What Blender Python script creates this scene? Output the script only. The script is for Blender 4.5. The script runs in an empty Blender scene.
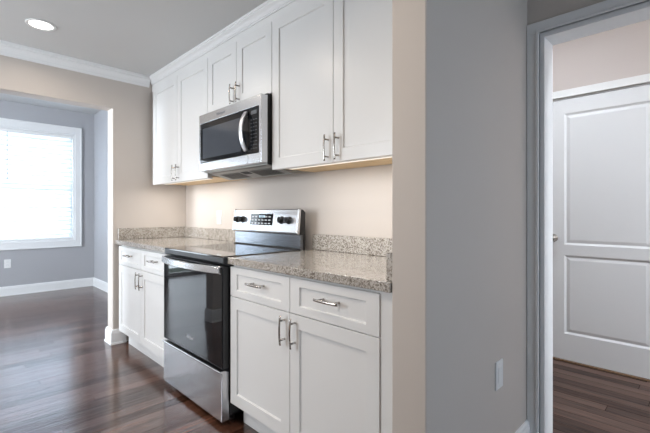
import bpy, bmesh, math, random
from mathutils import Vector, Matrix
random.seed(4)
scn = bpy.context.scene
COL = scn.collection
PI = math.pi

# ------------------------------------------------------------------ camera
F_PX, THETA = 387.33, 2.3555
CAM = (2.6128, -1.7526, 1.1568)
HORIZON = 212.27
cd = bpy.data.cameras.new('camera')
cam = bpy.data.objects.new('camera', cd)
COL.objects.link(cam)
cd.sensor_fit = 'HORIZONTAL'
cd.sensor_width = 36.0
cd.lens = F_PX / 650.0 * 36.0
cd.shift_y = -(216.5 - HORIZON) / 650.0
cd.clip_start = 0.02
cam.location = CAM
cam.rotation_euler = (PI / 2, 0, THETA - PI / 2)
scn.camera = cam

# ------------------------------------------------------------------ colour, world
vs = scn.view_settings
vs.view_transform = 'Standard'
vs.look = 'None'
vs.exposure = 0.0
vs.gamma = 1.0
vs.use_curve_mapping = False

w = bpy.data.worlds.new('sky')
scn.world = w
w.use_nodes = True
bg = w.node_tree.nodes['Background']
bg.inputs['Color'].default_value = (0.80, 0.90, 1.0, 1)
bg.inputs['Strength'].default_value = 2.2

DAY = (0.80, 0.90, 1.0)
WARM = (1.0, 0.99, 0.97)


def area(name, loc, direction, sx, sy, power, color, spread=180, disk=False, parent=None):
    ld = bpy.data.lights.new(name, 'AREA')
    ld.shape = 'DISK' if disk else 'RECTANGLE'
    ld.size = sx
    ld.size_y = sy
    ld.energy = power
    ld.color = color
    ld.spread = math.radians(spread)
    o = bpy.data.objects.new(name, ld)
    COL.objects.link(o)
    d = Vector(direction).normalized()
    if abs(d.z) < 0.9:
        o.rotation_euler = d.to_track_quat('-Z', 'Y').to_euler()
    else:                                   # pointing down: long side along x
        zx = -d
        xx = Vector((1, 0, 0))
        yx = zx.cross(xx).normalized()
        xx = yx.cross(zx)
        o.rotation_euler = Matrix((xx, yx, zx)).transposed().to_euler()
    o.location = loc
    if parent is not None:
        o.parent = parent
        o.location = Vector(loc) - parent.location
    return o


# room constants
YU = -0.3475         # faces of the upper cabinet doors
XW = -1.096          # kitchen face of the left wall
XWO = -1.236         # its far-room face
YJ = -0.668          # right jamb of the wide opening
YJ2 = -1.64          # left jamb of the wide opening
ZH = 2.068           # head of the wide opening
XF = -4.293          # far room window wall
XP, XPP = 1.8285, 1.963   # partition faces
YP = -0.641          # partition end
YO, YOO = 0.324, 0.454   # cased opening wall
YD = 1.689           # wall with the closed door
ZC = 2.412           # ceiling
ZCB = 2.70           # ceiling of the room beyond the doorway
ZCF = 2.70           # far room ceiling
YSF = -4.30           # far end of the far room
YS = -3.40           # wall behind the camera
XR = 4.90            # wall at the right, out of view

# daylight just outside the windows
area('daylight_far_window', (XF - 0.30, -0.75, 1.52), (1, 0, 0), 1.2, 1.8, 105, DAY)
area('daylight_patio_door', (XF - 0.30, -3.0, 1.15), (1, 0, 0), 1.0, 2.1, 40, DAY)
area('added_far_side_daylight', (-1.90, YSF - 0.30, 1.50), (0, 1, 0), 1.2, 1.6, 270, DAY)  # unseen source, added to brighten the far room and the jamb
area('added_rear_daylight', (-0.3, YS - 0.30, 1.50), (0, 1, 0), 1.5, 1.5, 72, (0.86, 0.93, 1.0))  # unseen source, added as fill from the camera side
area('added_hall_daylight', (XR + 0.30, -0.75, 1.05), (-1, 0, 0), 1.1, 1.5, 31, (0.62, 0.80, 1.0))  # unseen source, added to light the hall face of the partition
area('added_bedroom_daylight', (XR + 0.30, 0.72, 1.45), (-1, 0, 0), 0.4, 1.5, 14, DAY)  # unseen source, added to light the closed door


# ------------------------------------------------------------------ materials
def mat(name, color=(0.8, 0.8, 0.8), rough=0.5, metal=0.0, spec=0.5, coat=0.0):
    m = bpy.data.materials.new(name)
    m.use_nodes = True
    b = m.node_tree.nodes['Principled BSDF']
    b.inputs['Base Color'].default_value = (*color, 1)
    b.inputs['Roughness'].default_value = rough
    b.inputs['Metallic'].default_value = metal
    b.inputs['Specular IOR Level'].default_value = spec
    b.inputs['Coat Weight'].default_value = coat
    return m, m.node_tree.nodes, m.node_tree.links, b


def ramp(nodes, stops, interp='LINEAR'):
    r = nodes.new('ShaderNodeValToRGB')
    r.color_ramp.interpolation = interp
    e = r.color_ramp.elements
    e[0].position, e[0].color = stops[0][0], (*stops[0][1], 1)
    e[1].position, e[1].color = stops[-1][0], (*stops[-1][1], 1)
    for p, c in stops[1:-1]:
        n = e.new(p)
        n.color = (*c, 1)
    return r


def noise(nodes, links, scale, detail=4, vec=None, rough=0.5):
    n = nodes.new('ShaderNodeTexNoise')
    n.inputs['Scale'].default_value = scale
    n.inputs['Detail'].default_value = detail
    n.inputs['Roughness'].default_value = rough
    if vec is not None:
        links.new(vec, n.inputs['Vector'])
    return n


def objcoord(nodes):
    return nodes.new('ShaderNodeTexCoord').outputs['Object']


def bump(nodes, links, height, strength, dist, b):
    bp = nodes.new('ShaderNodeBump')
    bp.inputs['Strength'].default_value = strength
    bp.inputs['Distance'].default_value = dist
    links.new(height, bp.inputs['Height'])
    links.new(bp.outputs['Normal'], b.inputs['Normal'])
    return bp


def paint(name, color, rough=0.6, tex=0.08, spec=0.3):
    m, n, l, b = mat(name, color, rough, spec=spec)
    v = objcoord(n)
    ns = noise(n, l, 220, 3, v)
    bump(n, l, ns.outputs['Fac'], tex, 0.002, b)
    n2 = noise(n, l, 1.7, 2, v)
    mr = n.new('ShaderNodeMixRGB')
    mr.inputs[1].default_value = (*[c * 0.98 for c in color], 1)
    mr.inputs[2].default_value = (*[min(1, c * 1.02) for c in color], 1)
    l.new(n2.outputs['Fac'], mr.inputs[0])
    l.new(mr.outputs[0], b.inputs['Base Color'])
    return m


M = {}
M['wall'] = paint('greige wall paint', (0.59, 0.534, 0.488))
M['wall_far'] = paint('grey wall paint', (0.44, 0.44, 0.46))
M['wall_bedroom'] = paint('pale beige wall paint', (0.60, 0.535, 0.51))
M['ceiling'] = paint('ceiling paint', (0.62, 0.62, 0.615), 0.45, 0.05)
M['trim'] = paint('white trim paint', (0.83, 0.83, 0.83), 0.35, 0.02, 0.4)
M['cabinet'] = paint('white cabinet lacquer', (0.79, 0.785, 0.775), 0.28, 0.012, 0.5)
M['door_paint'] = paint('white door paint', (0.80, 0.81, 0.83), 0.4, 0.03, 0.4)
M['plastic'] = mat('white plastic', (0.85, 0.85, 0.84), 0.35)[0]
M['kick'] = M['cabinet']
M['black'] = mat('black enamel', (0.012, 0.012, 0.013), 0.35)[0]
M['black_rough'] = mat('black matt plastic', (0.02, 0.02, 0.021), 0.6)[0]
M['slot'] = mat('dark slot', (0.03, 0.03, 0.03), 0.7)[0]
M['glass_black'] = mat('black glass', (0.007, 0.008, 0.010), 0.03, spec=0.38)[0]
M['cooktop'] = mat('black ceramic glass', (0.008, 0.008, 0.009), 0.05, spec=0.7)[0]
M['lip'] = mat('dark grey enamel', (0.03, 0.032, 0.036), 0.4, spec=0.4)[0]
M['filter'] = mat('dull filter mesh', (0.20, 0.20, 0.19), 0.55, 0.5)[0]
M['grey_mark'] = mat('grey print', (0.25, 0.26, 0.28), 0.5)[0]
M['dim_mark'] = mat('dim grey print', (0.10, 0.105, 0.115), 0.5)[0]
M['pale_mark'] = mat('pale print', (0.75, 0.78, 0.82), 0.5)[0]
M['chrome'] = mat('polished chrome', (0.80, 0.81, 0.83), 0.12, 1.0)[0]
M['vent'] = mat('grey vent metal', (0.42, 0.42, 0.41), 0.5, 0.6)[0]


def brushed(name, color, rough, axis='x'):
    m, n, l, b = mat(name, color, rough, 1.0)
    b.inputs['Anisotropic'].default_value = 0.5
    return m


M['steel'] = brushed('brushed stainless steel', (0.66, 0.67, 0.69), 0.27)
M['steel_v'] = brushed('satin steel handle', (0.80, 0.81, 0.83), 0.36, 'z')
M['nickel'] = brushed('brushed nickel', (0.46, 0.43, 0.40), 0.25)
M['riser'] = mat('dark polished steel', (0.24, 0.26, 0.29), 0.2, 1.0)[0]
M['brass_edge'] = mat('wood threshold', (0.20, 0.11, 0.055), 0.5)[0]


def wood_floor(name, along_y, dark, light, rough, spec=0.5):
    m, n, l, b = mat(name, dark, rough, spec=spec)
    v = objcoord(n)
    mp = n.new('ShaderNodeMapping')
    if along_y:
        mp.inputs['Rotation'].default_value = (0, 0, PI / 2)
    l.new(v, mp.inputs['Vector'])
    # shift every row of boards by its own amount along the run
    sx = n.new('ShaderNodeSeparateXYZ')
    l.new(mp.outputs['Vector'], sx.inputs[0])
    dv = n.new('ShaderNodeMath')
    dv.operation = 'DIVIDE'
    dv.inputs[1].default_value = 0.083
    l.new(sx.outputs['Y'], dv.inputs[0])
    fl = n.new('ShaderNodeMath')
    fl.operation = 'FLOOR'
    l.new(dv.outputs[0], fl.inputs[0])
    wn = n.new('ShaderNodeTexWhiteNoise')
    wn.noise_dimensions = '1D'
    l.new(fl.outputs[0], wn.inputs['W'])
    ax = n.new('ShaderNodeMath')
    ax.operation = 'MULTIPLY_ADD'
    ax.inputs[1].default_value = 1.15
    l.new(wn.outputs['Value'], ax.inputs[0])
    l.new(sx.outputs['X'], ax.inputs[2])
    cx = n.new('ShaderNodeCombineXYZ')
    l.new(ax.outputs[0], cx.inputs['X'])
    l.new(sx.outputs['Y'], cx.inputs['Y'])
    br = n.new('ShaderNodeTexBrick')
    br.offset = 0.0
    br.inputs['Scale'].default_value = 1.0
    br.inputs['Brick Width'].default_value = 1.15
    br.inputs['Row Height'].default_value = 0.083
    br.inputs['Mortar Size'].default_value = 0.0013
    br.inputs['Mortar Smooth'].default_value = 0.2
    br.inputs['Bias'].default_value = 0.0
    br.inputs['Color1'].default_value = (0, 0, 0, 1)
    br.inputs['Color2'].default_value = (1, 1, 1, 1)
    br.inputs['Mortar'].default_value = (0.5, 0.5, 0.5, 1)
    l.new(cx.outputs[0], br.inputs['Vector'])
    st = n.new('ShaderNodeMapping')
    st.inputs['Scale'].default_value = (2.2, 38, 1)
    l.new(mp.outputs['Vector'], st.inputs['Vector'])
    # offset the grain from board to board
    off = n.new('ShaderNodeVectorMath')
    off.operation = 'MULTIPLY_ADD'
    off.inputs[1].default_value = (7, 5, 0)
    l.new(br.outputs['Color'], off.inputs[0])
    l.new(st.outputs['Vector'], off.inputs[2])
    gr = noise(n, l, 1.0, 7, off.outputs['Vector'], 0.62)
    gr.inputs['Distortion'].default_value = 0.9
    mix = n.new('ShaderNodeMath')
    mix.operation = 'MULTIPLY_ADD'
    mix.inputs[1].default_value = 0.30
    l.new(br.outputs['Color'], mix.inputs[0])
    l.new(gr.outputs['Fac'], mix.inputs[2])
    rp = ramp(n, [(0.40, dark), (0.66, tuple((a + c) / 2 for a, c in zip(dark, light))), (0.90, light)])
    l.new(mix.outputs[0], rp.inputs['Fac'])
    dk = n.new('ShaderNodeMixRGB')
    dk.inputs[2].default_value = (0.008, 0.005, 0.004, 1)
    l.new(br.outputs['Fac'], dk.inputs[0])
    l.new(rp.outputs['Color'], dk.inputs[1])
    l.new(dk.outputs[0], b.inputs['Base Color'])
    if along_y:
        b.inputs['IOR'].default_value = 1.85
    fine = n.new('ShaderNodeMapping')
    fine.inputs['Scale'].default_value = (4.5, 120, 1)
    l.new(mp.outputs['Vector'], fine.inputs['Vector'])
    fo = n.new('ShaderNodeVectorMath')
    fo.operation = 'MULTIPLY_ADD'
    fo.inputs[1].default_value = (9, 13, 0)
    l.new(br.outputs['Color'], fo.inputs[0])
    l.new(fine.outputs['Vector'], fo.inputs[2])
    pores = noise(n, l, 1.0, 5, fo.outputs['Vector'], 0.6)
    gl = n.new('ShaderNodeMath')
    gl.operation = 'MULTIPLY_ADD'
    gl.inputs[1].default_value = 0.35
    l.new(br.outputs['Color'], gl.inputs[0])
    l.new(pores.outputs['Fac'], gl.inputs[2])
    sl = n.new('ShaderNodeMapRange')
    sl.inputs['From Min'].default_value = 0.38
    sl.inputs['From Max'].default_value = 0.85
    sl.inputs['To Min'].default_value = spec * 0.25
    sl.inputs['To Max'].default_value = spec
    l.new(gl.outputs[0], sl.inputs['Value'])
    seam = n.new('ShaderNodeMath')
    seam.operation = 'MULTIPLY_ADD'
    seam.inputs[1].default_value = -0.45
    l.new(br.outputs['Fac'], seam.inputs[0])
    l.new(sl.outputs['Result'], seam.inputs[2])
    seam.use_clamp = True
    l.new(seam.outputs[0], b.inputs['Specular IOR Level'])
    big = noise(n, l, 2.0, 2, v)
    rr = n.new('ShaderNodeMapRange')
    rr.inputs['To Min'].default_value = rough * 0.75
    rr.inputs['To Max'].default_value = rough * 1.3
    l.new(gr.outputs['Fac'], rr.inputs['Value'])
    l.new(rr.outputs['Result'], b.inputs['Roughness'])
    hs = n.new('ShaderNodeMath')
    hs.operation = 'MULTIPLY_ADD'
    hs.inputs[1].default_value = -1.2
    l.new(br.outputs['Fac'], hs.inputs[0])
    h2 = n.new('ShaderNodeMath')
    h2.operation = 'ADD'
    l.new(gr.outputs['Fac'], h2.inputs[0])
    l.new(big.outputs['Fac'], h2.inputs[1])
    l.new(h2.outputs[0], hs.inputs[2])
    bump(n, l, hs.outputs[0], 0.8, 0.0016, b)
    return m


M['floor'] = wood_floor('dark stained oak floor', True, (0.012, 0.005, 0.003), (0.17, 0.072, 0.043), 0.15, 1.0)
M['floor2'] = wood_floor('worn dark oak floor', False, (0.014, 0.008, 0.0065), (0.16, 0.092, 0.070), 0.42)


def granite():
    m, n, l, b = mat('speckled beige granite', (0.6, 0.55, 0.47), 0.14, spec=0.9, coat=0.35)
    v = objcoord(n)
    vo = n.new('ShaderNodeTexVoronoi')
    vo.inputs['Scale'].default_value = 190
    l.new(v, vo.inputs['Vector'])
    sep = n.new('ShaderNodeSeparateColor')
    l.new(vo.outputs['Color'], sep.inputs['Color'])
    ns = noise(n, l, 24, 5, v, 0.6)
    ad = n.new('ShaderNodeMath')
    ad.operation = 'MULTIPLY_ADD'
    ad.inputs[1].default_value = 0.65
    l.new(sep.outputs['Red'], ad.inputs[0])
    sc = n.new('ShaderNodeMath')
    sc.operation = 'MULTIPLY'
    sc.inputs[1].default_value = 0.55
    l.new(ns.outputs['Fac'], sc.inputs[0])
    l.new(sc.outputs[0], ad.inputs[2])
    rp = ramp(n, [(0.16, (0.065, 0.053, 0.045)), (0.28, (0.16, 0.133, 0.11)), (0.42, (0.27, 0.238, 0.205)),
                  (0.60, (0.40, 0.365, 0.325)), (0.85, (0.56, 0.525, 0.48))])
    l.new(ad.outputs[0], rp.inputs['Fac'])
    l.new(rp.outputs['Color'], b.inputs['Base Color'])
    return m


M['granite'] = granite()


def light_wood():
    m, n, l, b = mat('light maple plywood', (0.62, 0.42, 0.22), 0.5)
    v = objcoord(n)
    mp = n.new('ShaderNodeMapping')
    mp.inputs['Scale'].default_value = (3, 45, 45)
    l.new(v, mp.inputs['Vector'])
    ns = noise(n, l, 1, 5, mp.outputs['Vector'])
    rp = ramp(n, [(0.3, (0.66, 0.46, 0.24)), (0.7, (0.82, 0.62, 0.36))])
    l.new(ns.outputs['Fac'], rp.inputs['Fac'])
    l.new(rp.outputs['Color'], b.inputs['Base Color'])
    return m


M['maple'] = light_wood()


def emit(name, color, strength):
    m = bpy.data.materials.new(name)
    m.use_nodes = True
    n = m.node_tree.nodes
    n.clear()
    e = n.new('ShaderNodeEmission')
    e.inputs['Color'].default_value = (*color, 1)
    e.inputs['Strength'].default_value = strength
    o = n.new('ShaderNodeOutputMaterial')
    m.node_tree.links.new(e.outputs[0], o.inputs[0])
    return m


M['lamp'] = emit('lit lamp lens', (1.0, 0.95, 0.88), 8)
M['led'] = emit('lit strip diffuser', (1.0, 0.92, 0.80), 1.1)


def clear_glass():
    m = bpy.data.materials.new('window glass')
    m.use_nodes = True
    n, l = m.node_tree.nodes, m.node_tree.links
    n.clear()
    t = n.new('ShaderNodeBsdfTransparent')
    g = n.new('ShaderNodeBsdfGlossy')
    g.inputs['Roughness'].default_value = 0.02
    f = n.new('ShaderNodeFresnel')
    f.inputs['IOR'].default_value = 1.35
    mx = n.new('ShaderNodeMixShader')
    o = n.new('ShaderNodeOutputMaterial')
    l.new(f.outputs[0], mx.inputs[0])
    l.new(t.outputs[0], mx.inputs[1])
    l.new(g.outputs[0], mx.inputs[2])
    l.new(mx.outputs[0], o.inputs[0])
    return m


M['glass'] = clear_glass()


def slat_mat():
    m = bpy.data.materials.new('white blind slat')
    m.use_nodes = True
    n, l = m.node_tree.nodes, m.node_tree.links
    b = n['Principled BSDF']
    b.inputs['Base Color'].default_value = (0.86, 0.88, 0.90, 1)
    b.inputs['Roughness'].default_value = 0.45
    tr = n.new('ShaderNodeBsdfTranslucent')
    tr.inputs['Color'].default_value = (0.85, 0.90, 0.95, 1)
    mx = n.new('ShaderNodeMixShader')
    mx.inputs[0].default_value = 0.40
    l.new(b.outputs[0], mx.inputs[1])
    l.new(tr.outputs[0], mx.inputs[2])
    l.new(mx.outputs[0], n['Material Output'].inputs['Surface'])
    return m


M['slat'] = slat_mat()


# ------------------------------------------------------------------ mesh helpers
def add_box(bm, x0, x1, y0, y1, z0, z1, bevel=0.0, seg=1, mi=0):
    vsn = [bm.verts.new((x, y, z)) for x in (x0, x1) for y in (y0, y1) for z in (z0, z1)]
    idx = [(0, 1, 3, 2), (4, 6, 7, 5), (0, 4, 5, 1), (2, 3, 7, 6), (0, 2, 6, 4), (1, 5, 7, 3)]
    fs = [bm.faces.new([vsn[i] for i in f]) for f in idx]
    for f in fs:
        f.material_index = mi
    if bevel > 0:
        es = list({e for f in fs for e in f.edges})
        bmesh.ops.bevel(bm, geom=es, offset=bevel, segments=seg, affect='EDGES', profile=0.5)
    return fs


def box(*a, **k):
    bm = bmesh.new()
    add_box(bm, *a, **k)
    return bm


def add_prism(bm, pts, axis, a0, a1):
    """pts is a closed outline in the plane across axis; swept from a0 to a1."""
    def P(p, a):
        return {'x': (a, p[0], p[1]), 'y': (p[0], a, p[1]), 'z': (p[0], p[1], a)}[axis]
    r0 = [bm.verts.new(P(p, a0)) for p in pts]
    r1 = [bm.verts.new(P(p, a1)) for p in pts]
    k = len(pts)
    for i in range(k):
        bm.faces.new((r0[i], r0[(i + 1) % k], r1[(i + 1) % k], r1[i]))
    bm.faces.new(list(reversed(r0)))
    bm.faces.new(r1)


def add_sweep(bm, path, section):
    """path: list of (point, u, v); section: list of (a,b) -> point + a*u + b*v."""
    rings = []
    for p, u, v in path:
        rings.append([bm.verts.new(Vector(p) + a * Vector(u) + b * Vector(v)) for a, b in section])
    k = len(section)
    for r0, r1 in zip(rings, rings[1:]):
        for i in range(k):
            bm.faces.new((r0[i], r0[(i + 1) % k], r1[(i + 1) % k], r1[i]))
    bm.faces.new(list(reversed(rings[0])))
    bm.faces.new(rings[-1])


def add_lathe(bm, prof, center, axis='z', seg=32):
    """prof: list of (radius, height) revolved about axis through center."""
    c = Vector(center)
    rings = []
    for r, h in prof:
        ring = []
        for i in range(seg):
            a = 2 * PI * i / seg
            ca, sa = math.cos(a) * r, math.sin(a) * r
            d = {'z': (ca, sa, h), 'y': (ca, h, sa), 'x': (h, ca, sa)}[axis]
            ring.append(bm.verts.new(c + Vector(d)))
        rings.append(ring)
    for r0, r1 in zip(rings, rings[1:]):
        for i in range(seg):
            bm.faces.new((r0[i], r0[(i + 1) % seg], r1[(i + 1) % seg], r1[i]))
    if prof[0][0] > 1e-6:
        bm.faces.new(list(reversed(rings[0])))
    if prof[-1][0] > 1e-6:
        bm.faces.new(rings[-1])
    bmesh.ops.remove_doubles(bm, verts=bm.verts[:], dist=1e-6)


def root_of(o):
    while o.parent is not None:
        o = o.parent
    return o


def obj(name, bm, material, parent=None, smooth=False, bevel=0.0, seg=2):
    bmesh.ops.recalc_face_normals(bm, faces=bm.faces[:])
    me = bpy.data.meshes.new(name)
    bm.to_mesh(me)
    bm.free()
    o = bpy.data.objects.new(name, me)
    COL.objects.link(o)
    for mm in (material if isinstance(material, (list, tuple)) else [material]):
        me.materials.append(mm)
    if parent is not None:
        o.parent = parent
        me.transform(Matrix.Translation(-root_of(parent).location))
    if smooth:
        for p in me.polygons:
            p.use_smooth = True
    if bevel > 0:
        md = o.modifiers.new('bevel', 'BEVEL')
        md.width = bevel
        md.segments = seg
        md.limit_method = 'ANGLE'
        md.angle_limit = math.radians(35)
    return o


def struct(name, bm, material, parent=None, **k):
    o = obj(name, bm, material, parent, **k)
    if parent is None:
        o['kind'] = 'structure'
    return o


def tag(o, label, cat, group=None):
    o['label'] = label
    o['category'] = cat
    if group:
        o['group'] = group
    return o


def thing(name, loc, label, cat, group=None):
    o = bpy.data.objects.new(name, None)
    COL.objects.link(o)
    o.location = loc
    o.empty_display_size = 0.1
    return tag(o, label, cat, group)


def text_mesh(name, body, size, loc, rot, material, parent, depth=0.0004):
    cu = bpy.data.curves.new(name, 'FONT')
    cu.body = body
    cu.size = size
    cu.align_x = 'CENTER'
    cu.align_y = 'CENTER'
    cu.extrude = depth
    tmp = bpy.data.objects.new(name, cu)
    COL.objects.link(tmp)
    dg = bpy.context.evaluated_depsgraph_get()
    me = bpy.data.meshes.new_from_object(tmp.evaluated_get(dg))
    bpy.data.objects.remove(tmp)
    me.name = name
    from mathutils import Euler
    me.transform(Matrix.Translation(Vector(loc)) @ Euler(rot).to_matrix().to_4x4())
    me.transform(Matrix.Translation(-root_of(parent).location))
    o = bpy.data.objects.new(name, me)
    COL.objects.link(o)
    me.materials.clear()
    me.materials.append(material)
    o.parent = parent
    return o


# ------------------------------------------------------------------ setting
bm = bmesh.new()
add_box(bm, XF - 0.2, XR + 0.2, YSF - 0.2, YO + 0.10, -0.08, 0.0, mi=0)
add_box(bm, 1.0, XR + 0.2, YO + 0.10, YD + 0.2, -0.08, 0.0, mi=1)
struct('floor', bm, [M['floor'], M['floor2']])

bm = bmesh.new()
add_box(bm, XWO, XR + 0.2, YS - 0.2, YO + 0.06, ZC, ZC + 0.08)
struct('ceiling', bm, M['ceiling'])
struct('ceiling.002', box(0.9, XR + 0.2, YOO - 0.06, YD + 0.2, ZCB, ZCB + 0.08), M['ceiling'])
struct('ceiling.001', box(XF - 0.2, XWO, YSF - 0.2, 0.2, ZCF, ZCF + 0.08), M['ceiling'])

# back wall behind the cabinets, and its run into the far room
struct('wall_back', box(XWO, XP, 0.0, 0.12, 0, ZC), M['wall'])
struct('wall_far_back', box(XF - 0.14, XWO, 0.0, 0.12, 0, ZCF), M['wall_far'])
# left wall with the wide opening
bm = bmesh.new()
add_prism(bm, [(0.0, 0.0), (0.0, ZCF), (YSF, ZCF), (YSF, 0.0), (YJ2, 0.0), (YJ2, ZH), (YJ, ZH), (YJ, 0.0)], 'x', XWO, XW)
struct('wall_left', bm, M['wall'], bevel=0.006)
# far room window wall, with a hole for the window
WY0, WY1, WZ0, WZ1 = -1.245, -0.262, 0.735, 2.345
bm = bmesh.new()
add_box(bm, XF - 0.14, XF, YSF, -3.5, 0, ZCF)
add_box(bm, XF - 0.14, XF, -2.5, WY0, 0, ZCF)
add_box(bm, XF - 0.14, XF, -3.5, -2.5, 2.2, ZCF)
add_box(bm, XF - 0.14, XF, WY1, 0.0, 0, ZCF)
add_box(bm, XF - 0.14, XF, WY0, WY1, 0, WZ0)
add_box(bm, XF - 0.14, XF, WY0, WY1, WZ1, ZCF)
struct('wall_far', bm, M['wall_far'])
# partition at the right end of the counter
struct('wall_middle', box(XP, XPP, YP, YO + 0.06, 0, ZC, bevel=0.004), M['wall'])
# wall with the cased opening
OX0, OX1, OZ = 2.035, 2.80, 2.012
bm = bmesh.new()
add_box(bm, XPP - 0.1, OX0, YO, YOO, 0, ZCB)
add_box(bm, OX1, XR, YO, YOO, 0, ZCB)
add_box(bm, OX0, OX1, YO, YOO, OZ, ZCB)
struct('wall_hall', bm, M['wall'])
# wall with the closed door
DX0, DX1, DZ = 1.655, 2.475, 2.044
bm = bmesh.new()
add_box(bm, 1.0, DX0, YD, YD + 0.12, 0, ZCB)
add_box(bm, DX1, XR, YD, YD + 0.12, 0, ZCB)
add_box(bm, DX0, DX1, YD, YD + 0.12, DZ, ZCB)
struct('wall_bedroom', bm, M['wall_bedroom'])
struct('wall_bedroom_side', box(0.9, 1.0, YOO - 0.33, YD + 0.12, 0, ZCB), M['wall'])
# walls out of view that close the rooms, with window holes
bm = bmesh.new()
add_box(bm, 0.45, XR, YS - 0.12, YS, 0, ZC)
add_box(bm, -1.05, 0.45, YS - 0.12, YS, 0, 0.75)
add_box(bm, -1.05, 0.45, YS - 0.12, YS, 2.20, ZC)
add_box(bm, XWO, -1.05, YS - 0.12, YS, 0, ZC)
struct('wall_front', bm, M['wall'])
bm = bmesh.new()
add_box(bm, XF - 0.14, -2.50, YSF - 0.12, YSF, 0, ZCF)
add_box(bm, -1.30, XW, YSF - 0.12, YSF, 0, ZCF)
add_box(bm, -2.50, -1.30, YSF - 0.12, YSF, 0, 0.70)
add_box(bm, -2.50, -1.30, YSF - 0.12, YSF, 2.30, ZCF)
struct('wall_far_front', bm, M['wall_far'])
bm = bmesh.new()
for y0, y1, z0, z1 in ((YS, -1.3, 0, ZC), (-0.2, 0.52, 0, ZCB), (0.92, YD + 0.12, 0, ZCB), (-1.3, -0.2, 0, 0.30),
                       (-1.3, -0.2, 1.80, ZC), (0.52, 0.92, 0, 0.7), (0.52, 0.92, 2.2, ZCB)):
    add_box(bm, XR, XR + 0.12, y0, y1, z0, z1)
struct('wall_right', bm, M['wall'])


def plain_window(name, axis, pos, a0, a1, z0, z1, out):
    """simple framed window set in a hole; axis is the wall's normal."""
    fr = bmesh.new()
    gl = bmesh.new()

    def B(b, u0, u1, n0, n1, q0, q1):
        n0, n1 = sorted((pos + out * n0, pos + out * n1))
        if axis == 'y':
            add_box(b, u0, u1, n0, n1, q0, q1)
        else:
            add_box(b, n0, n1, u0, u1, q0, q1)
    t = 0.05
    B(fr, a0, a0 + t, 0.02, 0.09, z0, z1)
    B(fr, a1 - t, a1, 0.02, 0.09, z0, z1)
    B(fr, a0 + t, a1 - t, 0.02, 0.09, z0, z0 + t)
    B(fr, a0 + t, a1 - t, 0.02, 0.09, z1 - t, z1)
    zm = (z0 + z1) / 2
    B(fr, a0 + t, a1 - t, 0.03, 0.07, zm - 0.02, zm + 0.02)
    f = struct(name, fr, M['trim'])
    B(gl, a0 + t, a1 - t, 0.048, 0.052, z0 + t, z1 - t)
    obj('pane', gl, M['glass'], f)


plain_window('added_window_2', 'y', YS, -1.05, 0.45, 0.75, 2.20, -1)  # unseen window, added to let in the camera-side fill
plain_window('added_window_5', 'y', YSF, -2.50, -1.30, 0.70, 2.30, -1)  # unseen window, added for far-room brightness
plain_window('door_2', 'x', XF, -3.5, -2.5, 0.0, 2.2, -1)
plain_window('added_window_3', 'x', XR, -1.3, -0.2, 0.30, 1.80, 1)  # unseen window, added and placed for the hall light
plain_window('added_window_4', 'x', XR, 0.52, 0.92, 0.70, 2.20, 1)  # unseen window, added so the closed door gets bluish light

# far window: jamb frame, two sashes, pane, wide picture-frame casing
fr = bmesh.new()
t = 0.022
for a in ((WY0, WY0 + t, WZ0, WZ1), (WY1 - t, WY1, WZ0, WZ1), (WY0 + t, WY1 - t, WZ0, WZ0 + t), (WY0 + t, WY1 - t, WZ1 - t, WZ1)):
    add_box(fr, XF - 0.14, XF, a[0], a[1], a[2], a[3])
win = struct('window_1', fr, M['trim'])
bm = bmesh.new()
zm = 1.545
for (y0, y1, z0, z1, x) in ((WY0 + t, WY1 - t, zm - 0.02, WZ1 - t, XF - 0.125), (WY0 + t, WY1 - t, WZ0 + t, zm + 0.02, XF - 0.095)):
    s = 0.04
    add_box(bm, x, x + 0.028, y0, y0 + s, z0, z1)
    add_box(bm, x, x + 0.028, y1 - s, y1, z0, z1)
    add_box(bm, x, x + 0.028, y0 + s, y1 - s, z0, z0 + s)
    add_box(bm, x, x + 0.028, y0 + s, y1 - s, z1 - s, z1)
obj('sash', bm, M['trim'], win)
bm = bmesh.new()
add_box(bm, XF - 0.112, XF - 0.110, WY0 + 0.06, WY1 - 0.06, zm + 0.02, WZ1 - 0.06)
add_box(bm, XF - 0.082, XF - 0.080, WY0 + 0.06, WY1 - 0.06, WZ0 + 0.06, zm - 0.02)
obj('pane', bm, M['glass'], win)
# casing
cw = 0.088
bm = bmesh.new()
cz0, cz1 = 0.632, 2.452
for a in ((WY0 - cw, WY0, cz0, cz1), (WY1, WY1 + cw, cz0, cz1), (WY0, WY1, cz0, WZ0), (WY0, WY1, WZ1, cz1)):
    add_box(bm, XF, XF + 0.018, *a, bevel=0.003)
for a in ((WY0 - cw, WY0 - cw + 0.018, cz0, cz1), (WY1 + cw - 0.018, WY1 + cw, cz0, cz1),
          (WY0 - cw + 0.018, WY1 + cw - 0.018, cz0, cz0 + 0.018), (WY0 - cw + 0.018, WY1 + cw - 0.018, cz1 - 0.018, cz1)):
    add_box(bm, XF + 0.018, XF + 0.026, *a, bevel=0.002)
obj('window_casing', bm, M['trim'], win)


# baseboards: profile (out from wall, height)
BASE = [(0, 0), (0.022, 0), (0.022, 0.012), (0.016, 0.016), (0.016, 0.100), (0.013, 0.106), (0.012, 0.118), (0.006, 0.128), (0.0, 0.130)]


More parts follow.
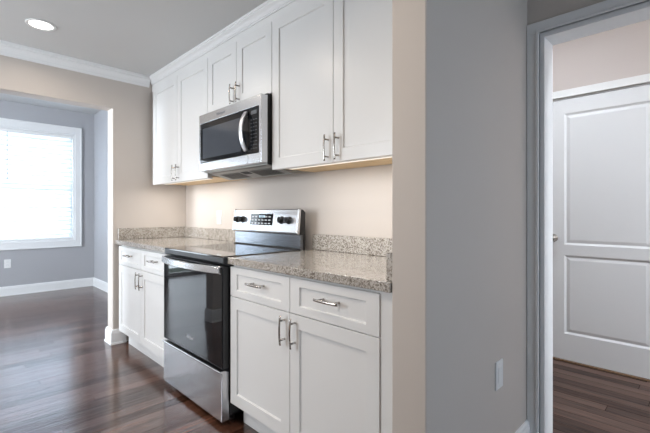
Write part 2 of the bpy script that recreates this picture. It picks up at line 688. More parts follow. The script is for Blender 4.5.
def run_profile(bm, pts, prof, z0=0.0):
    """pts: polyline on the wall faces with the room on its left-hand side; mitred."""
    pts = [Vector((p[0], p[1], 0)) for p in pts]
    rings = []
    for i, p in enumerate(pts):
        ns = []
        if i > 0:
            d = (p - pts[i - 1]).normalized()
            ns.append(Vector((-d.y, d.x, 0)))
        if i < len(pts) - 1:
            d = (pts[i + 1] - p).normalized()
            ns.append(Vector((-d.y, d.x, 0)))
        nn = ns[0] if len(ns) == 1 else (ns[0] + ns[1]) / (1 + ns[0].dot(ns[1]))
        rings.append([bm.verts.new(p + nn * o + Vector((0, 0, z0 + h))) for o, h in prof])
    k = len(prof)
    for r0, r1 in zip(rings, rings[1:]):
        for i in range(k):
            bm.faces.new((r0[i], r0[(i + 1) % k], r1[(i + 1) % k], r1[i]))
    bm.faces.new(rings[0])
    bm.faces.new(list(reversed(rings[-1])))


def base(name, pts):
    bm = bmesh.new()
    run_profile(bm, pts, BASE)
    return struct(name, bm, M['trim'])


base('baseboard_left', [(XW, -0.56), (XW, YJ), (XWO, YJ), (XWO, 0.0)])
base('baseboard_left_rear', [(XWO, YJ2), (XW, YJ2), (XW, YS)])
base('baseboard_far', [(XWO - 0.022, 0.0), (XF, 0.0), (XF, -2.45)])
base('baseboard_middle', [(XPP, YO), (XPP, YP), (XP + 0.002, YP)])
base('baseboard_bedroom', [(DX0 - 0.07, YD), (1.0, YD)])
base('baseboard_bedroom_right', [(XR, YD), (DX1 + 0.07, YD)])
base('baseboard_front', [(XW, YS), (XR, YS)])

# crown moulding: left wall, then along the upper cabinets, mitred
CROWN = [(0, 0), (0.005, 0), (0.006, 0.010), (0.011, 0.012), (0.014, 0.026), (0.021, 0.042), (0.030, 0.054), (0.036, 0.060),
         (0.037, 0.072), (0.044, 0.074), (0.045, 0.095), (0, 0.095)]
CROWN_SMALL = [(0, 0), (0.006, 0), (0.007, 0.009), (0.011, 0.010), (0.014, 0.020), (0.021, 0.031), (0.029, 0.038), (0.033, 0.042),
               (0.034, 0.050), (0.039, 0.052), (0.040, 0.066), (0, 0.066)]
bm = bmesh.new()
run_profile(bm, [(XW, YU - 0.01), (XW, YS)], CROWN, ZC - 0.095)
struct('trim_5', bm, M['trim'])
bm = bmesh.new()
run_profile(bm, [(XP, YU + 0.017), (XW, YU + 0.017)], CROWN_SMALL, ZC - 0.066)
struct('trim_1', bm, M['trim'])

# cased opening: jamb liner and casing
bm = bmesh.new()
j = 0.022
jz = OZ
add_box(bm, OX0 - 0.017, OX0 + 0.006, YO - 0.004, YOO + 0.004, 0, OZ + 0.017)
add_box(bm, OX1 - 0.006, OX1 + 0.017, YO - 0.004, YOO + 0.004, 0, OZ + 0.017)
add_box(bm, OX0 + 0.006, OX1 - 0.006, YO - 0.004, YOO + 0.004, OZ - 0.008, OZ + 0.017)
trim = struct('trim_2', bm, M['trim'])


def casing(bm, x0, x1, ztop, yf, sgn, wd, gap=0.006):
    """three-sided casing around an opening x0..x1; face at yf, projecting sgn in y."""
    def B(a0, a1, d, q0, q1):
        y0, y1 = sorted((yf, yf + sgn * d))
        add_box(bm, a0, a1, y0, y1, q0, q1, bevel=0.0015)
    o = wd
    xi0, xi1, zi = x0 - gap, x1 + gap, ztop + gap
    B(xi0 - o, xi0, 0.014, 0, zi)
    B(xi1, xi1 + o, 0.014, 0, zi)
    B(xi0 - o, xi1 + o, 0.014, zi, zi + o)
    # inner bead
    B(xi0 - 0.012, xi0, 0.020, 0, zi + 0.012)
    B(xi1, xi1 + 0.012, 0.020, 0, zi + 0.012)
    B(xi0, xi1, 0.020, zi, zi + 0.012)


bm = bmesh.new()
casing(bm, OX0, OX1, OZ, YO, -1, 0.054, 0.016)
obj('casing', bm, M['trim'], trim)
bm = bmesh.new()
casing(bm, OX0, OX1, OZ, YOO, 1, 0.066, 0.004)
obj('casing', bm, M['trim'], trim)

# closed two-panel door
bm = bmesh.new()


def panel_slab(bm, x0, x1, z0, z1, yf, yb, panels, depth=0.008, slope=0.012, raise_=0.005, rw=0.022):
    """door slab facing -y with sunken, bevel-raised panels [(x0,x1,z0,z1)]."""
    xs = sorted({x0, x1, *[p[0] for p in panels], *[p[1] for p in panels]})
    zs = sorted({z0, z1, *[p[2] for p in panels], *[p[3] for p in panels]})
    V = {}

    def gv(x, z, y=yf):
        k = (round(x, 5), round(z, 5), round(y, 5))
        if k not in V:
            V[k] = bm.verts.new((x, y, z))
        return V[k]
    for i in range(len(xs) - 1):
        for jn in range(len(zs) - 1):
            a, b, c, d = xs[i], xs[i + 1], zs[jn], zs[jn + 1]
            hole = any(a >= p[0] - 1e-6 and b <= p[1] + 1e-6 and c >= p[2] - 1e-6 and d <= p[3] + 1e-6 for p in panels)
            if not hole:
                bm.faces.new((gv(a, c), gv(b, c), gv(b, d), gv(a, d)))
    for (a, b, c, d) in panels:
        loops = [[gv(a, c), gv(b, c), gv(b, d), gv(a, d)]]
        steps = [(slope, depth)]
        if raise_ > 0:
            steps += [(slope + 0.004, depth), (slope + 0.004 + rw, depth - raise_)]
        for ins, dp in steps:
            loops.append([bm.verts.new((x, yf + dp, z)) for x, z in
                          ((a + ins, c + ins), (b - ins, c + ins), (b - ins, d - ins), (a + ins, d - ins))])
        for l0, l1 in zip(loops, loops[1:]):
            for i in range(4):
                bm.faces.new((l0[i], l0[(i + 1) % 4], l1[(i + 1) % 4], l1[i]))
        bm.faces.new(loops[-1])
    # sides and back
    ring_f = [(x, z0) for x in xs] + [(x1, z) for z in zs[1:]] + [(x, z1) for x in reversed(xs[:-1])] + [(x0, z) for z in reversed(zs[1:-1])]
    rb = [bm.verts.new((x, yb, z)) for x, z in ring_f]
    rf = [gv(x, z) for x, z in ring_f]
    k = len(rf)
    for i in range(k):
        bm.faces.new((rf[i], rf[(i + 1) % k], rb[(i + 1) % k], rb[i]))
    bm.faces.new(list(reversed(rb)))


DL, DR = DX0 + 0.010, DX1 - 0.010
panel_slab(bm, DL, DR, 0.014, DZ - 0.012, YD + 0.004, YD + 0.042,
           [(1.800, DR - 0.135, 0.215, 0.825), (1.800, DR - 0.135, 0.905, 1.922)], 0.010, 0.014, 0.006, 0.020)
door = struct('door_1', bm, M['door_paint'])
bm = bmesh.new()
add_lathe(bm, [(0.0001, -0.0), (0.031, 0.0), (0.031, -0.006), (0.013, -0.010), (0.011, -0.034), (0.020, -0.042), (0.027, -0.052),
               (0.027, -0.060), (0.020, -0.068), (0.0001, -0.070)], (1.728, YD + 0.004, 0.955), 'y')
kn = obj('door_knob', bm, M['nickel'], door, smooth=True)
bm = bmesh.new()
add_box(bm, DX0, DX0 + 0.007, YD, YD + 0.12, 0, DZ)
add_box(bm, DX1 - 0.007, DX1, YD, YD + 0.12, 0, DZ)
add_box(bm, DX0 + 0.007, DX1 - 0.007, YD, YD + 0.12, DZ - 0.007, DZ)
tr3 = struct('trim_3', bm, M['trim'])
bm = bmesh.new()
casing(bm, DX0, DX1, DZ, YD, -1, 0.058, 0.001)
obj('casing', bm, M['trim'], tr3)
obj('threshold', box(DX0 + 0.007, DX1 - 0.007, YD - 0.010, YD + 0.12, 0.0, 0.010, bevel=0.003), M['brass_edge'], tr3)


# ------------------------------------------------------------------ cabinets
def bar_pull(bm, c, axis, length=0.130, out=0.032):
    """slim arched bar pull on two posts; c on the door face, projecting to -y."""
    cx, cy, cz = c
    ax = Vector((1, 0, 0)) if axis == 'x' else Vector((0, 0, 1))
    sd = Vector((0, 0, 1)) if axis == 'x' else Vector((1, 0, 0))
    path = []
    nseg = 14
    for i in range(nseg + 1):
        s = -1 + 2 * i / nseg
        bow = out - 0.005 * s * s
        tz = -2 * 0.005 * s / (length / 2)
        tang = (ax - Vector((0, 1, 0)) * tz).normalized()
        outv = tang.cross(sd)
        path.append((Vector(c) + ax * (s * length / 2) - Vector((0, bow, 0)), sd, outv))
    wv, tv = 0.0058, 0.0030
    sec = [(-wv, -tv * 0.3), (-wv * 0.5, -tv), (wv * 0.5, -tv), (wv, -tv * 0.3), (wv, tv * 0.3), (wv * 0.5, tv), (-wv * 0.5, tv), (-wv, tv * 0.3)]
    add_sweep(bm, path, sec)
    for s in (-0.66, 0.66):
        p = Vector(c) + ax * (s * length / 2)
        add_lathe(bm, [(0.0052, 0.0), (0.0046, -0.004), (0.0042, -(out - 0.006))], p, 'y', 12)


def shaker(bm, x0, x1, z0, z1, yf, th=0.019, st=0.064, rail=None):
    r = st if rail is None else rail
    panel_slab(bm, x0, x1, z0, z1, yf, yf + th, [(x0 + st, x1 - st, z0 + r, z1 - r)], 0.0085, 0.003, 0.0)


def front(kind, x0, x1, z0, z1, yf, parent, pull, st=0.064, rail=None):
    bm = bmesh.new()
    shaker(bm, x0, x1, z0, z1, yf, st=st, rail=rail)
    d = obj(kind, bm, M['cabinet'], parent, bevel=0.0015)
    b = bmesh.new()
    (px, pz, ax) = pull
    # a pull in the middle of a drawer stands on the recessed panel
    rec = 0.0085 if kind == 'drawer_front' else 0.0
    bar_pull(b, (px, yf + rec, pz), ax, 0.132, 0.032 + rec)
    obj('handle', b, M['nickel'], d, smooth=True)
    return d


YB = -0.633      # base door faces



def base_cabinet(x0, x1, label, xk0, xk1, fill=None):
    t = thing('base_cabinet', ((x0 + x1) / 2, -0.30, 0), label, 'cabinet', 'base cabinets')
    bm = bmesh.new()
    add_box(bm, x0 + 0.002, x1 - 0.002, YB + 0.021, -0.005, 0.115, 0.876)
    obj('cabinet_box', bm, M['cabinet'], t)
    obj('toe_kick', box(xk0, xk1, -0.560, -0.545, 0.001, 0.115), M['cabinet'], t)
    for a in (xk0, xk1 - 0.018):
        obj('base_support', box(a, a + 0.018, -0.545, -0.01, 0.001, 0.115), M['cabinet'], t)
    xm = (x0 + x1) / 2
    g = 0.0018
    zd0, zd1 = 0.707, 0.864
    for a, b in ((x0, xm - g), (xm + g, x1)):
        front('drawer_front', a, b, zd0, zd1, YB, t, ((a + b) / 2, 0.797, 'x'), 0.062, 0.036)
    front('door', x0, xm - g, 0.128, 0.7035, YB, t, (xm - 0.036, 0.623, 'z'), 0.062)
    front('door', xm + g, x1, 0.128, 0.7035, YB, t, (xm + 0.036, 0.623, 'z'), 0.062)
    if fill:
        obj('filler_strip', box(fill[0], fill[1], YB + 0.006, YB + 0.026, 0.115, 0.876), M['cabinet'], t)
    return t


base_cabinet(-1.045, -0.010, 'white shaker base cabinet left of the range, by the wide opening', -1.02, -0.025)
base_cabinet(0.772, 1.770, 'large white shaker base cabinet right of the range, against the end wall', 0.789, 1.75, (1.769, XP - 0.001))


def upper_cabinet(x0, x1, z0, z1, label, hz, box_extra=(0, 0)):
    t = thing('upper_cabinet', ((x0 + x1) / 2, 0, z0), label, 'cabinet', 'wall cabinets')
    bm = bmesh.new()
    # sides, top, face frame, recessed bottom
    a, b = x0 + 0.002 - box_extra[0], x1 - 0.002 + box_extra[1]
    yf = YU + 0.021
    add_box(bm, a, b, yf, -0.002, z0 + 0.016, z1 + 0.025)
    add_box(bm, a, b, yf, yf + 0.016, z0 + 0.001, z0 + 0.016)
    obj('cabinet_box', bm, M['cabinet'], t)
    obj('bottom_panel', box(a + 0.001, b - 0.001, yf + 0.017, -0.003, z0 + 0.0105, z0 + 0.016), M['maple'], t)
    xm = (x0 + x1) / 2
    g = 0.0018
    front('door', x0, xm - g, z0, z1, YU, t, (xm - 0.036, hz, 'z'), 0.064)
    front('door', xm + g, x1, z0, z1, YU, t, (xm + 0.036, hz, 'z'), 0.064)
    return t


ZU, ZT = 1.409, 2.292
upper_cabinet(-1.035, -0.012, ZU, ZT, 'white wall cabinet in the corner, left of the microwave', 1.484)
upper_cabinet(-0.008, 0.760, 1.868, ZT, 'short white wall cabinet directly above the microwave', 1.944)
upper_cabinet(0.765, 1.770, ZU, ZT, 'large white wall cabinet right of the microwave', 1.482, (0, 0.045))
# painted frieze behind the crown
bm = bmesh.new()
add_box(bm, XW, XP, YU + 0.0175, YU + 0.0205, ZT - 0.01, ZC)
struct('trim_4', bm, M['cabinet'])


def undercab(x0, x1, label, power):
    y0, y1 = YU + 0.042, YU + 0.072
    zt = ZU + 0.004
    t = thing('under_cabinet_light', ((x0 + x1) / 2, (y0 + y1) / 2, zt), label, 'light', 'under cabinet light bars')
    obj('housing', box(x0, x1, y0, y1, zt - 0.0035, zt + 0.006, bevel=0.001), M['plastic'], t)
    obj('diffuser', box(x0 + 0.01, x1 - 0.01, y0 + 0.004, y1 - 0.004, zt - 0.0050, zt - 0.0036), M['led'], t)
    area('under_cabinet_lamp', ((x0 + x1) / 2, (y0 + y1) / 2, zt - 0.010), (0, 0.08, -1), x1 - x0 - 0.04, 0.02, power, WARM, parent=t)


undercab(-0.90, -0.06, 'slim white light bar under the corner wall cabinet', 4.1)
undercab(0.86, 1.70, 'slim white light bar under the large right wall cabinet', 2.9)


# ------------------------------------------------------------------ countertops
def counter(x0, x1, label, side):
    t = thing('countertop', ((x0 + x1) / 2, -0.32, 0.876), label, 'countertop', 'granite countertops')
    obj('slab', box(x0, x1, -0.648, -0.003, 0.877, 0.914, bevel=0.004, seg=2), M['granite'], t)
    a, b = (x0 + (0.021 if side == 'l' else 0), x1 - (0.021 if side == 'r' else 0))
    obj('backsplash', box(a, b, -0.023, -0.003, 0.9145, 1.015, bevel=0.0025), M['granite'], t)
    if side == 'l':
        obj('side_splash', box(x0, x0 + 0.020, -0.628, -0.003, 0.9145, 1.015, bevel=0.0025), M['granite'], t)
    else:
        obj('side_splash', box(x1 - 0.030, x1, -0.630, -0.003, 0.9145, 1.015, bevel=0.0025), M['granite'], t)


counter(XW + 0.002, -0.004, 'speckled beige granite countertop in the corner, left of the range', 'l')
counter(0.767, XP - 0.002, 'speckled beige granite countertop right of the range', 'r')

# ------------------------------------------------------------------ range
RX0, RX1 = 0.002, 0.760
YR = -0.672
rg = thing('range', (0.381, -0.33, 0), 'stainless steel electric range with black glass oven door and smooth cooktop', 'stove')
bm = bmesh.new()
add_box(bm, RX0 + 0.002, RX1 - 0.002, -0.630, -0.030, 0.06, 0.905)
add_box(bm, RX0 + 0.03, RX1 - 0.03, -0.600, -0.050, 0.03, 0.06)
obj('body', bm, M['black'], rg)
for px in (0.06, 0.70):
    for py in (-0.58, -0.08):
        b = bmesh.new()
        add_lathe(b, [(0.018, 0.0005), (0.018, 0.012), (0.010, 0.014), (0.010, 0.05)], (px, py, 0), 'z', 16)
        obj('foot', b, M['black_rough'], rg)
# cooktop glass with a deep black front lip
obj('cooktop', box(RX0, RX1, -0.668, -0.119, 0.906, 0.919, bevel=0.004, seg=3), M['cooktop'], rg)
bm = bmesh.new()
add_prism(bm, [(-0.668, 0.912), (-0.640, 0.912), (-0.630, 0.872), (-0.662, 0.876), (-0.670, 0.884)], 'x', RX0, RX1)
obj('front_lip', bm, M['lip'], rg, bevel=0.002)
# oven door
bm = bmesh.new()
add_box(bm, RX0 + 0.002, RX1 - 0.002, YR, -0.632, 0.312, 0.866, bevel=0.004, seg=2)
od = obj('oven_door', bm, M['black'], rg)
obj('door_glass', box(RX0 + 0.004, RX1 - 0.004, YR - 0.003, YR - 0.0003, 0.318, 0.862, bevel=0.001), M['glass_black'], od)
# bowed steel handle with black end brackets
bm = bmesh.new()
path = []
for i in range(25):
    s = -1 + 2 * i / 24
    x = 0.381 + s * 0.372
    yb = YR - 0.012 - 0.040 * (1 - abs(s) ** 2.4)
    dy = 0.040 * 2.4 * abs(s) ** 1.4 * (1 if s > 0 else -1) / 0.372
    tang = Vector((1, dy, 0)).normalized()
    path.append(((x, yb, 0.845), Vector((0, 0, 1)), tang.cross(Vector((0, 0, 1)))))
hs, tt = 0.020, 0.007
sec = [(hs * math.cos(a) if abs(math.cos(a)) < 0.999 else math.copysign(hs, math.cos(a)), tt * math.sin(a)) for a in [2 * PI * k / 16 for k in range(16)]]
sec = [(-hs, -tt * 0.4), (-hs * 0.8, -tt), (hs * 0.8, -tt), (hs, -tt * 0.4), (hs, tt * 0.4), (hs * 0.8, tt), (-hs * 0.8, tt), (-hs, tt * 0.4)]
add_sweep(bm, path, sec)
hd = obj('handle', bm, M['steel'], od, smooth=False)
for xa, xb in ((0.008, 0.034), (0.728, 0.755)):
    obj('bracket', box(xa, xb, YR - 0.020, YR - 0.001, 0.828, 0.862, bevel=0.003), M['black'], hd)
lg = text_mesh('logo', 'Whirlpool', 0.020, (0.385, YR - 0.0036, 0.402), (PI / 2, 0, 0), M['pale_mark'], od)
# storage drawer with a rolled top lip
bm = bmesh.new()
add_prism(bm, [(YR - 0.004, 0.030), (YR - 0.004, 0.288), (YR - 0.016, 0.296), (YR - 0.016, 0.303), (YR + 0.010, 0.303), (-0.632, 0.290), (-0.632, 0.030)],
          'x', RX0 + 0.002, RX1 - 0.002)
obj('storage_drawer', bm, M['steel'], rg, bevel=0.003)
# backguard: leaning control panel on a dark glossy riser
bm = bmesh.new()
add_prism(bm, [(-0.120, 0.906), (-0.122, 1.012), (-0.097, 1.012), (-0.095, 0.906)], 'x', RX0, RX1)
obj('riser', bm, M['riser'], rg, bevel=0.002)
obj('rear_vent_strip', box(RX0, RX1, -0.134, -0.1215, 0.9195, 0.925), M['slot'], rg)
bm = bmesh.new()
PT, PB = (-0.125, 1.173), (-0.145, 1.025)       # top and bottom of the face (y,z)
add_prism(bm, [PB, (PB[0] + 0.006, 1.016), (-0.124, 1.014), (-0.112, 1.178), (-0.119, 1.178), PT], 'x', RX0 + 0.010, RX1 - 0.010)
bg_ = obj('control_panel', bm, M['steel'], rg, bevel=0.003)
for a, b in ((RX0, RX0 + 0.010), (RX1 - 0.010, RX1)):
    bm = bmesh.new()
    add_prism(bm, [(PB[0] - 0.002, 1.022), (PB[0] + 0.006, 1.013), (-0.126, 1.013), (-0.111, 1.181), (-0.120, 1.182), (PT[0] - 0.003, 1.174)], 'x', a, b)
    obj('end_cap', bm, M['steel'], rg, bevel=0.002)
bm = bmesh.new()
add_prism(bm, [(-0.094, 0.906), (-0.094, 1.0125), (-0.1230, 1.0125), (-0.1110, 1.175), (-0.094, 1.172), (-0.076, 1.155), (-0.076, 0.906)], 'x', RX0 + 0.001, RX1 - 0.001)
obj('panel_back', bm, M['black'], rg)


def on_panel(x, z, off=0.0):
    s = (z - PB[1]) / (PT[1] - PB[1])
    y = PB[0] + s * (PT[0] - PB[0])
    return Vector((x, y - off, z))


TILT = math.atan2(PT[0] - PB[0], PT[1] - PB[1])
for kx in (0.060, 0.130, 0.592, 0.668):
    b = bmesh.new()
    add_lathe(b, [(0.026, 0.0), (0.026, -0.004), (0.021, -0.006), (0.019, -0.026), (0.016, -0.029), (0.0001, -0.029)], (0, 0, 0), 'y', 28)
    add_box(b, -0.0035, 0.0035, -0.034, -0.020, -0.019, 0.019, bevel=0.001)
    bmesh.ops.rotate(b, verts=b.verts[:], cent=(0, 0, 0), matrix=Matrix.Rotation(-TILT, 3, 'X'))
    bmesh.ops.translate(b, verts=b.verts[:], vec=on_panel(kx, 1.104, 0.0005))
    obj('knob', b, M['black'], bg_, smooth=False)


def panel_plate(bm, x0, x1, z0, z1, off, th):
    ps = [on_panel(x0, z0, off), on_panel(x1, z0, off), on_panel(x1, z1, off), on_panel(x0, z1, off)]
    f = [bm.verts.new(p - Vector((0, th, 0))) for p in ps]
    r = [bm.verts.new(p) for p in ps]
    bm.faces.new(f)
    bm.faces.new(list(reversed(r)))
    for i in range(4):
        bm.faces.new((f[i], r[i], r[(i + 1) % 4], f[(i + 1) % 4]))


bm = bmesh.new()
panel_plate(bm, 0.232, 0.490, 1.068, 1.146, 0.0003, 0.002)
dsp = obj('display', bm, M['glass_black'], bg_)
bm = bmesh.new()
for c in range(6):
    for r in range(3):
        if (c, r) in ((2, 2), (3, 2)):
            continue
        x = 0.246 + c * 0.040
        z = 1.076 + r * 0.023
        panel_plate(bm, x, x + 0.024, z, z + 0.007, 0.0026, 0.0004)
obj('key_marks', bm, M['pale_mark'], dsp)
bm = bmesh.new()
for x in (0.335, 0.352, 0.374, 0.391):
    panel_plate(bm, x, x + 0.011, 1.120, 1.136, 0.0026, 0.0004)
obj('clock_digits', bm, emit('lit clock digits', (0.65, 0.85, 1.0), 1.2), dsp)

# ------------------------------------------------------------------ microwave
MX0, MX1 = 0.002, 0.758
YM = -0.420
mw = thing('microwave', (0.38, -0.2, 1.43), 'stainless steel over-the-range microwave with curved handle, above the stove', 'microwave')
bm = bmesh.new()
add_box(bm, MX0 + 0.003, MX1 - 0.003, -0.372, -0.004, 1.4415, 1.862)
obj('body', bm, M['black'], mw)
# door and fascia: steel frame around the black glass
bm = bmesh.new()
panel_slab(bm, MX0, MX1, 1.4496, 1.849, YM, -0.374, [(MX0 + 0.016, MX1 - 0.024, 1.507, 1.786)], 0.004, 0.001, 0.0)
md = obj('door', bm, M['steel'], mw, bevel=0.0025)
obj('door_seam', box(0.6195, 0.6215, YM - 0.0006, YM + 0.004, 1.4500, 1.5065), M['slot'], md)
obj('door_glass', box(MX0 + 0.0185, 0.624, YM - 0.001, YM + 0.0032, 1.5095, 1.7835, bevel=0.001), M['glass_black'], md)
cp = obj('control_panel', box(0.626, MX1 - 0.0265, YM - 0.0005, YM + 0.0032, 1.5095, 1.7835, bevel=0.001), M['glass_black'], mw)
bm = bmesh.new()
add_box(bm, 0.655, 0.712, YM - 0.0009, YM - 0.0005, 1.742, 1.764)
obj('display', bm, M['dim_mark'], cp)
bm = bmesh.new()
for r in range(9):
    for c in range(3):
        x = 0.652 + c * 0.024
        z = 1.536 + r * 0.0215
        add_box(bm, x, x + 0.013, YM - 0.0009, YM - 0.0005, z, z + 0.004)
obj('key_marks', bm, M['dim_mark'], cp)
# inner pane of the door glass; a bluish reflection is mixed into its colour
obj('window_pane', box(MX0 + 0.055, 0.545, YM - 0.0016, YM - 0.0010, 1.535, 1.745), mat('smoked glass', (0.060, 0.068, 0.082), 0.06, spec=0.9)[0], md)
text_mesh('logo', 'Whirlpool', 0.026, (0.300, YM - 0.0006, 1.818), (PI / 2, 0, 0), M['grey_mark'], md)
# arched vertical handle
bm = bmesh.new()
path = []
for i in range(25):
    s = -1 + 2 * i / 24
    z = 1.646 + s * 0.116
    out = 0.010 + 0.036 * (1 - abs(s) ** 2.2)
    dy = 0.036 * 2.2 * abs(s) ** 1.2 * (1 if s > 0 else -1) / 0.116
    tang = Vector((0, dy, 1)).normalized()
    path.append(((0.612, YM - out, z), Vector((1, 0, 0)), tang.cross(Vector((1, 0, 0)))))
hw, ht = 0.019, 0.008
sec = [(math.copysign(min(abs(hw * math.cos(a)), hw * 0.93), math.cos(a)), ht * math.sin(a)) for a in [2 * PI * k / 16 for k in range(16)]]
add_sweep(bm, path, sec)
for zc in (1.540, 1.752):
    add_box(bm, 0.602, 0.622, YM - 0.016, YM - 0.001, zc - 0.008, zc + 0.008, bevel=0.002)
obj('handle', bm, M['steel_v'], md, smooth=False)
# underside with grease filters and lamp cover
UF, UB = (-0.385, 1.4490), (-0.170, 1.4010)      # sloping underside, front and back edge (y,z)
bm = bmesh.new()
add_prism(bm, [UF, UB, (-0.010, 1.424), (-0.010, 1.4410), (-0.3735, 1.4410), (-0.3735, 1.4490)], 'x', MX0 + 0.004, MX1 - 0.004)
un = obj('underside', bm, M['vent'], mw)


def slope_pts(t0, t1, lift):
    """y,z outline of a thin plate lying on the sloping underside between fractions t0 and t1."""
    def q(t, o):
        return (UF[0] + (UB[0] - UF[0]) * t - o * 0.22, UF[1] + (UB[1] - UF[1]) * t - o)
    return [q(t0, 0.0002), q(t1, 0.0002), q(t1, lift), q(t0, lift)]


for a, b in ((0.080, 0.320), (0.450, 0.690)):
    f = bmesh.new()
    add_prism(f, slope_pts(0.40, 0.92, 0.0022), 'x', a, b)
    fo = obj('grease_filter', f, M['filter'], un)
    f = bmesh.new()
    for k in range(9):
        x = a + 0.02 + k * (b - a - 0.04) / 8.0
        add_prism(f, slope_pts(0.46, 0.86, 0.0030), 'x', x - 0.005, x + 0.005)
    obj('mesh_slots', f, M['slot'], fo)
f = bmesh.new()
add_prism(f, slope_pts(0.42, 0.62, 0.0022), 'x', 0.345, 0.425)
obj('lamp_cover', f, M['black_rough'], un)
f = bmesh.new()
add_prism(f, slope_pts(0.10, 0.22, 0.0018), 'x', 0.06, 0.70)
obj('air_vent', f, M['filter'], un)

# ------------------------------------------------------------------ recessed ceiling lights


def can(x, y, label, power):
    t = thing('recessed_light', (x, y, ZC), label, 'ceiling light', 'recessed ceiling lights')
    b = bmesh.new()
    add_lathe(b, [(0.082, -0.0005), (0.086, -0.003), (0.084, -0.006), (0.068, -0.006), (0.066, -0.0005)], (x, y, ZC), 'z', 40)
    obj('trim_ring', b, M['plastic'], t, smooth=True)
    b = bmesh.new()
    add_lathe(b, [(0.066, -0.0008), (0.066, -0.003), (0.0001, -0.0045)], (x, y, ZC), 'z', 40)
    obj('lens', b, M['lamp'], t)
    area('recessed_lamp', (x, y, ZC - 0.010), (0, 0, -1), 0.13, 0.13, power, (1.0, 0.86, 0.72), 160, True, t)


can(-0.560, -1.262, 'round white recessed ceiling light, lit, near the wide opening', 3.4)
can(0.32, -1.30, 'round white recessed ceiling light in front of the microwave, out of view', 3.4)
can(1.55, -1.55, 'added round white recessed ceiling light in front of the large wall cabinet, out of view', 9)  # unseen light, added to brighten the partition end
can(0.10, -2.55, 'added round white recessed ceiling light near the rear window, out of view', 8)  # unseen light, added as one more source for the kitchen




def added_flush_light(x, y, label, power):
    t = thing('added_ceiling_light', (x, y, ZCB), label, 'ceiling light', 'added flush ceiling lights')
    b = bmesh.new()
    add_lathe(b, [(0.15, -0.0005), (0.15, -0.02), (0.14, -0.025)], (x, y, ZCB), 'z', 40)
    obj('base_ring', b, M['plastic'], t, smooth=True)
    b = bmesh.new()
    add_lathe(b, [(0.138, -0.026), (0.12, -0.050), (0.07, -0.066), (0.0001, -0.072)], (x, y, ZCB), 'z', 40)
    obj('shade', b, M['lamp'], t, smooth=True)
    area('added_flush_lamp', (x, y, ZCB - 0.08), (0, 0, -1), 0.26, 0.26, power, (0.84, 0.92, 1.0), 180, True, t)


added_flush_light(4.3, 0.72, 'added round flush ceiling light far along the room beyond the doorway, out of view', 70)  # unseen fixture, added to light the closed door from the right
added_flush_light(1.72, 0.80, 'added round flush ceiling light near the closed panel door, out of view', 11)  # unseen fixture, added to brighten the door while sparing the jamb


# ------------------------------------------------------------------ outlets and switches
def plate(name, label, normal, center, kind):
    """cover plate on a wall; local u across, n out of the wall."""
    cx, cy, cz = center
    t = thing(name, center, label, 'outlet')

    def B(u0, u1, n0, n1, z0, z1, bv=0.0):
        b = bmesh.new()
        if normal == '-y':
            add_box(b, cx + u0, cx + u1, cy - n1, cy - n0, cz + z0, cz + z1, bevel=bv)
        else:
            add_box(b, cx + n0, cx + n1, cy + u0, cy + u1, cz + z0, cz + z1, bevel=bv)
        return b
    obj('cover_plate', B(-0.037, 0.037, 0.0003, 0.006, -0.060, 0.060, 0.002), M['plastic'], t)
    if kind == 'outlet':
        for s in (-1, 1):
            r = obj('receptacle', B(-0.017, 0.017, 0.006, 0.0078, s * 0.020 - 0.0145, s * 0.020 + 0.0145, 0.0015), M['plastic'], t)
            for k, q in ((-0.007, 0.0045), (0.006, 0.0035)):
                obj('slot', B(k, k + 0.002, 0.0078, 0.0081, s * 0.020 - q + 0.003, s * 0.020 + q + 0.003), M['slot'], r)
    else:
        obj('rocker', B(-0.017, 0.017, 0.006, 0.0085, -0.034, 0.034, 0.0015), M['plastic'], t)
        for s in (-1, 1):
            obj('screw', B(-0.003, 0.003, 0.006, 0.0066, s * 0.046 - 0.003, s * 0.046 + 0.003), M['plastic'], t)
    return t


plate('wall_outlet', 'white outlet on the grey wall under the far window', '+x', (XF, -1.064, 0.444), 'outlet')
plate('wall_outlet', 'white outlet above the granite backsplash, left of the range', '-y', (-0.447, 0.0, 1.112), 'outlet')
plate('wall_outlet', 'white cover plate low on the grey end wall, beside the doorway', '+x', (XPP, -0.046, 0.460), 'switch')

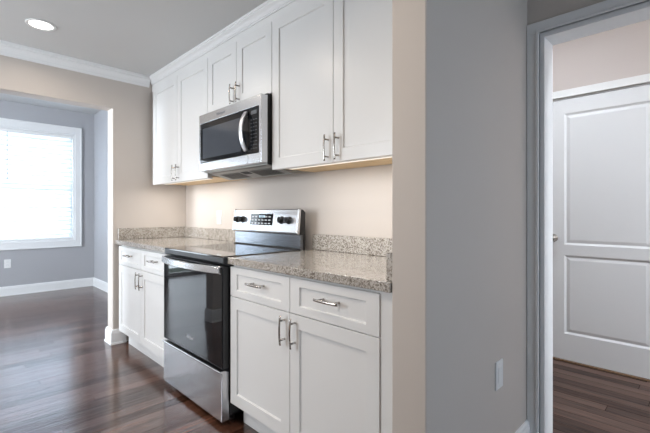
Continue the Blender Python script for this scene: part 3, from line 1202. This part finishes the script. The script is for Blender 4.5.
# ------------------------------------------------------------------ window blind
bl = thing('window_blind', (XF - 0.02, (WY0 + WY1) / 2, WZ0), 'white horizontal slat blind hanging in the far window', 'blind')
bx = XF - 0.040
y0, y1 = WY0 + 0.026, WY1 - 0.026
obj('headrail', box(bx - 0.025, bx + 0.025, y0, y1, WZ1 - 0.068, WZ1 - 0.024, bevel=0.003), M['plastic'], bl)
bm = bmesh.new()
zz = WZ1 - 0.090
bot = WZ0 + 0.060
nsl = 23
for i in range(nsl):
    z = zz - (zz - bot) * i / (nsl - 1)
    tlt = math.radians(66)
    pts = []
    for k in range(5):
        s = -1 + 2 * k / 4
        dx, dz = 0.049 * s, 0.004 * (1 - s * s)
        pts.append((bx + dx * math.cos(tlt) - dz * math.sin(tlt), z - dx * math.sin(tlt) + dz))
    r = [[bm.verts.new((p[0], yy, p[1] + h)) for p in pts] for yy in (y0, y1) for h in (0.0, 0.0022)]
    for q in range(4):
        bm.faces.new((r[0][q], r[0][q + 1], r[2][q + 1], r[2][q]))
        bm.faces.new((r[1][q], r[3][q], r[3][q + 1], r[1][q + 1]))
    bm.faces.new((r[0][0], r[2][0], r[3][0], r[1][0]))
    bm.faces.new((r[0][4], r[1][4], r[3][4], r[2][4]))
obj('slats', bm, M['slat'], bl)
obj('bottom_rail', box(bx - 0.022, bx + 0.022, y0, y1, WZ0 + 0.024, WZ0 + 0.044, bevel=0.003), M['plastic'], bl)
bm = bmesh.new()
for yy in (y0 + 0.12, (y0 + y1) / 2, y1 - 0.12):
    for dx in (-0.024, 0.0245):
        add_box(bm, bx + dx - 0.0006, bx + dx + 0.0006, yy - 0.001, yy + 0.001, WZ0 + 0.04, WZ1 - 0.06)
obj('ladder_cord', bm, M['plastic'], bl)
bm = bmesh.new()
add_lathe(bm, [(0.0045, 0.0), (0.0055, 0.02), (0.0045, 0.04), (0.0045, 0.68)], (XF + 0.008, -1.068, 1.60), 'z', 10)
obj('tilt_wand', bm, mat('grey wand plastic', (0.45, 0.46, 0.48), 0.4)[0], bl)

# ------------------------------------------------------------------ ground outside
struct('ground', box(-30, -6, -20, 20, -0.9, -0.8), mat('lawn', (0.30, 0.34, 0.28), 0.9)[0])
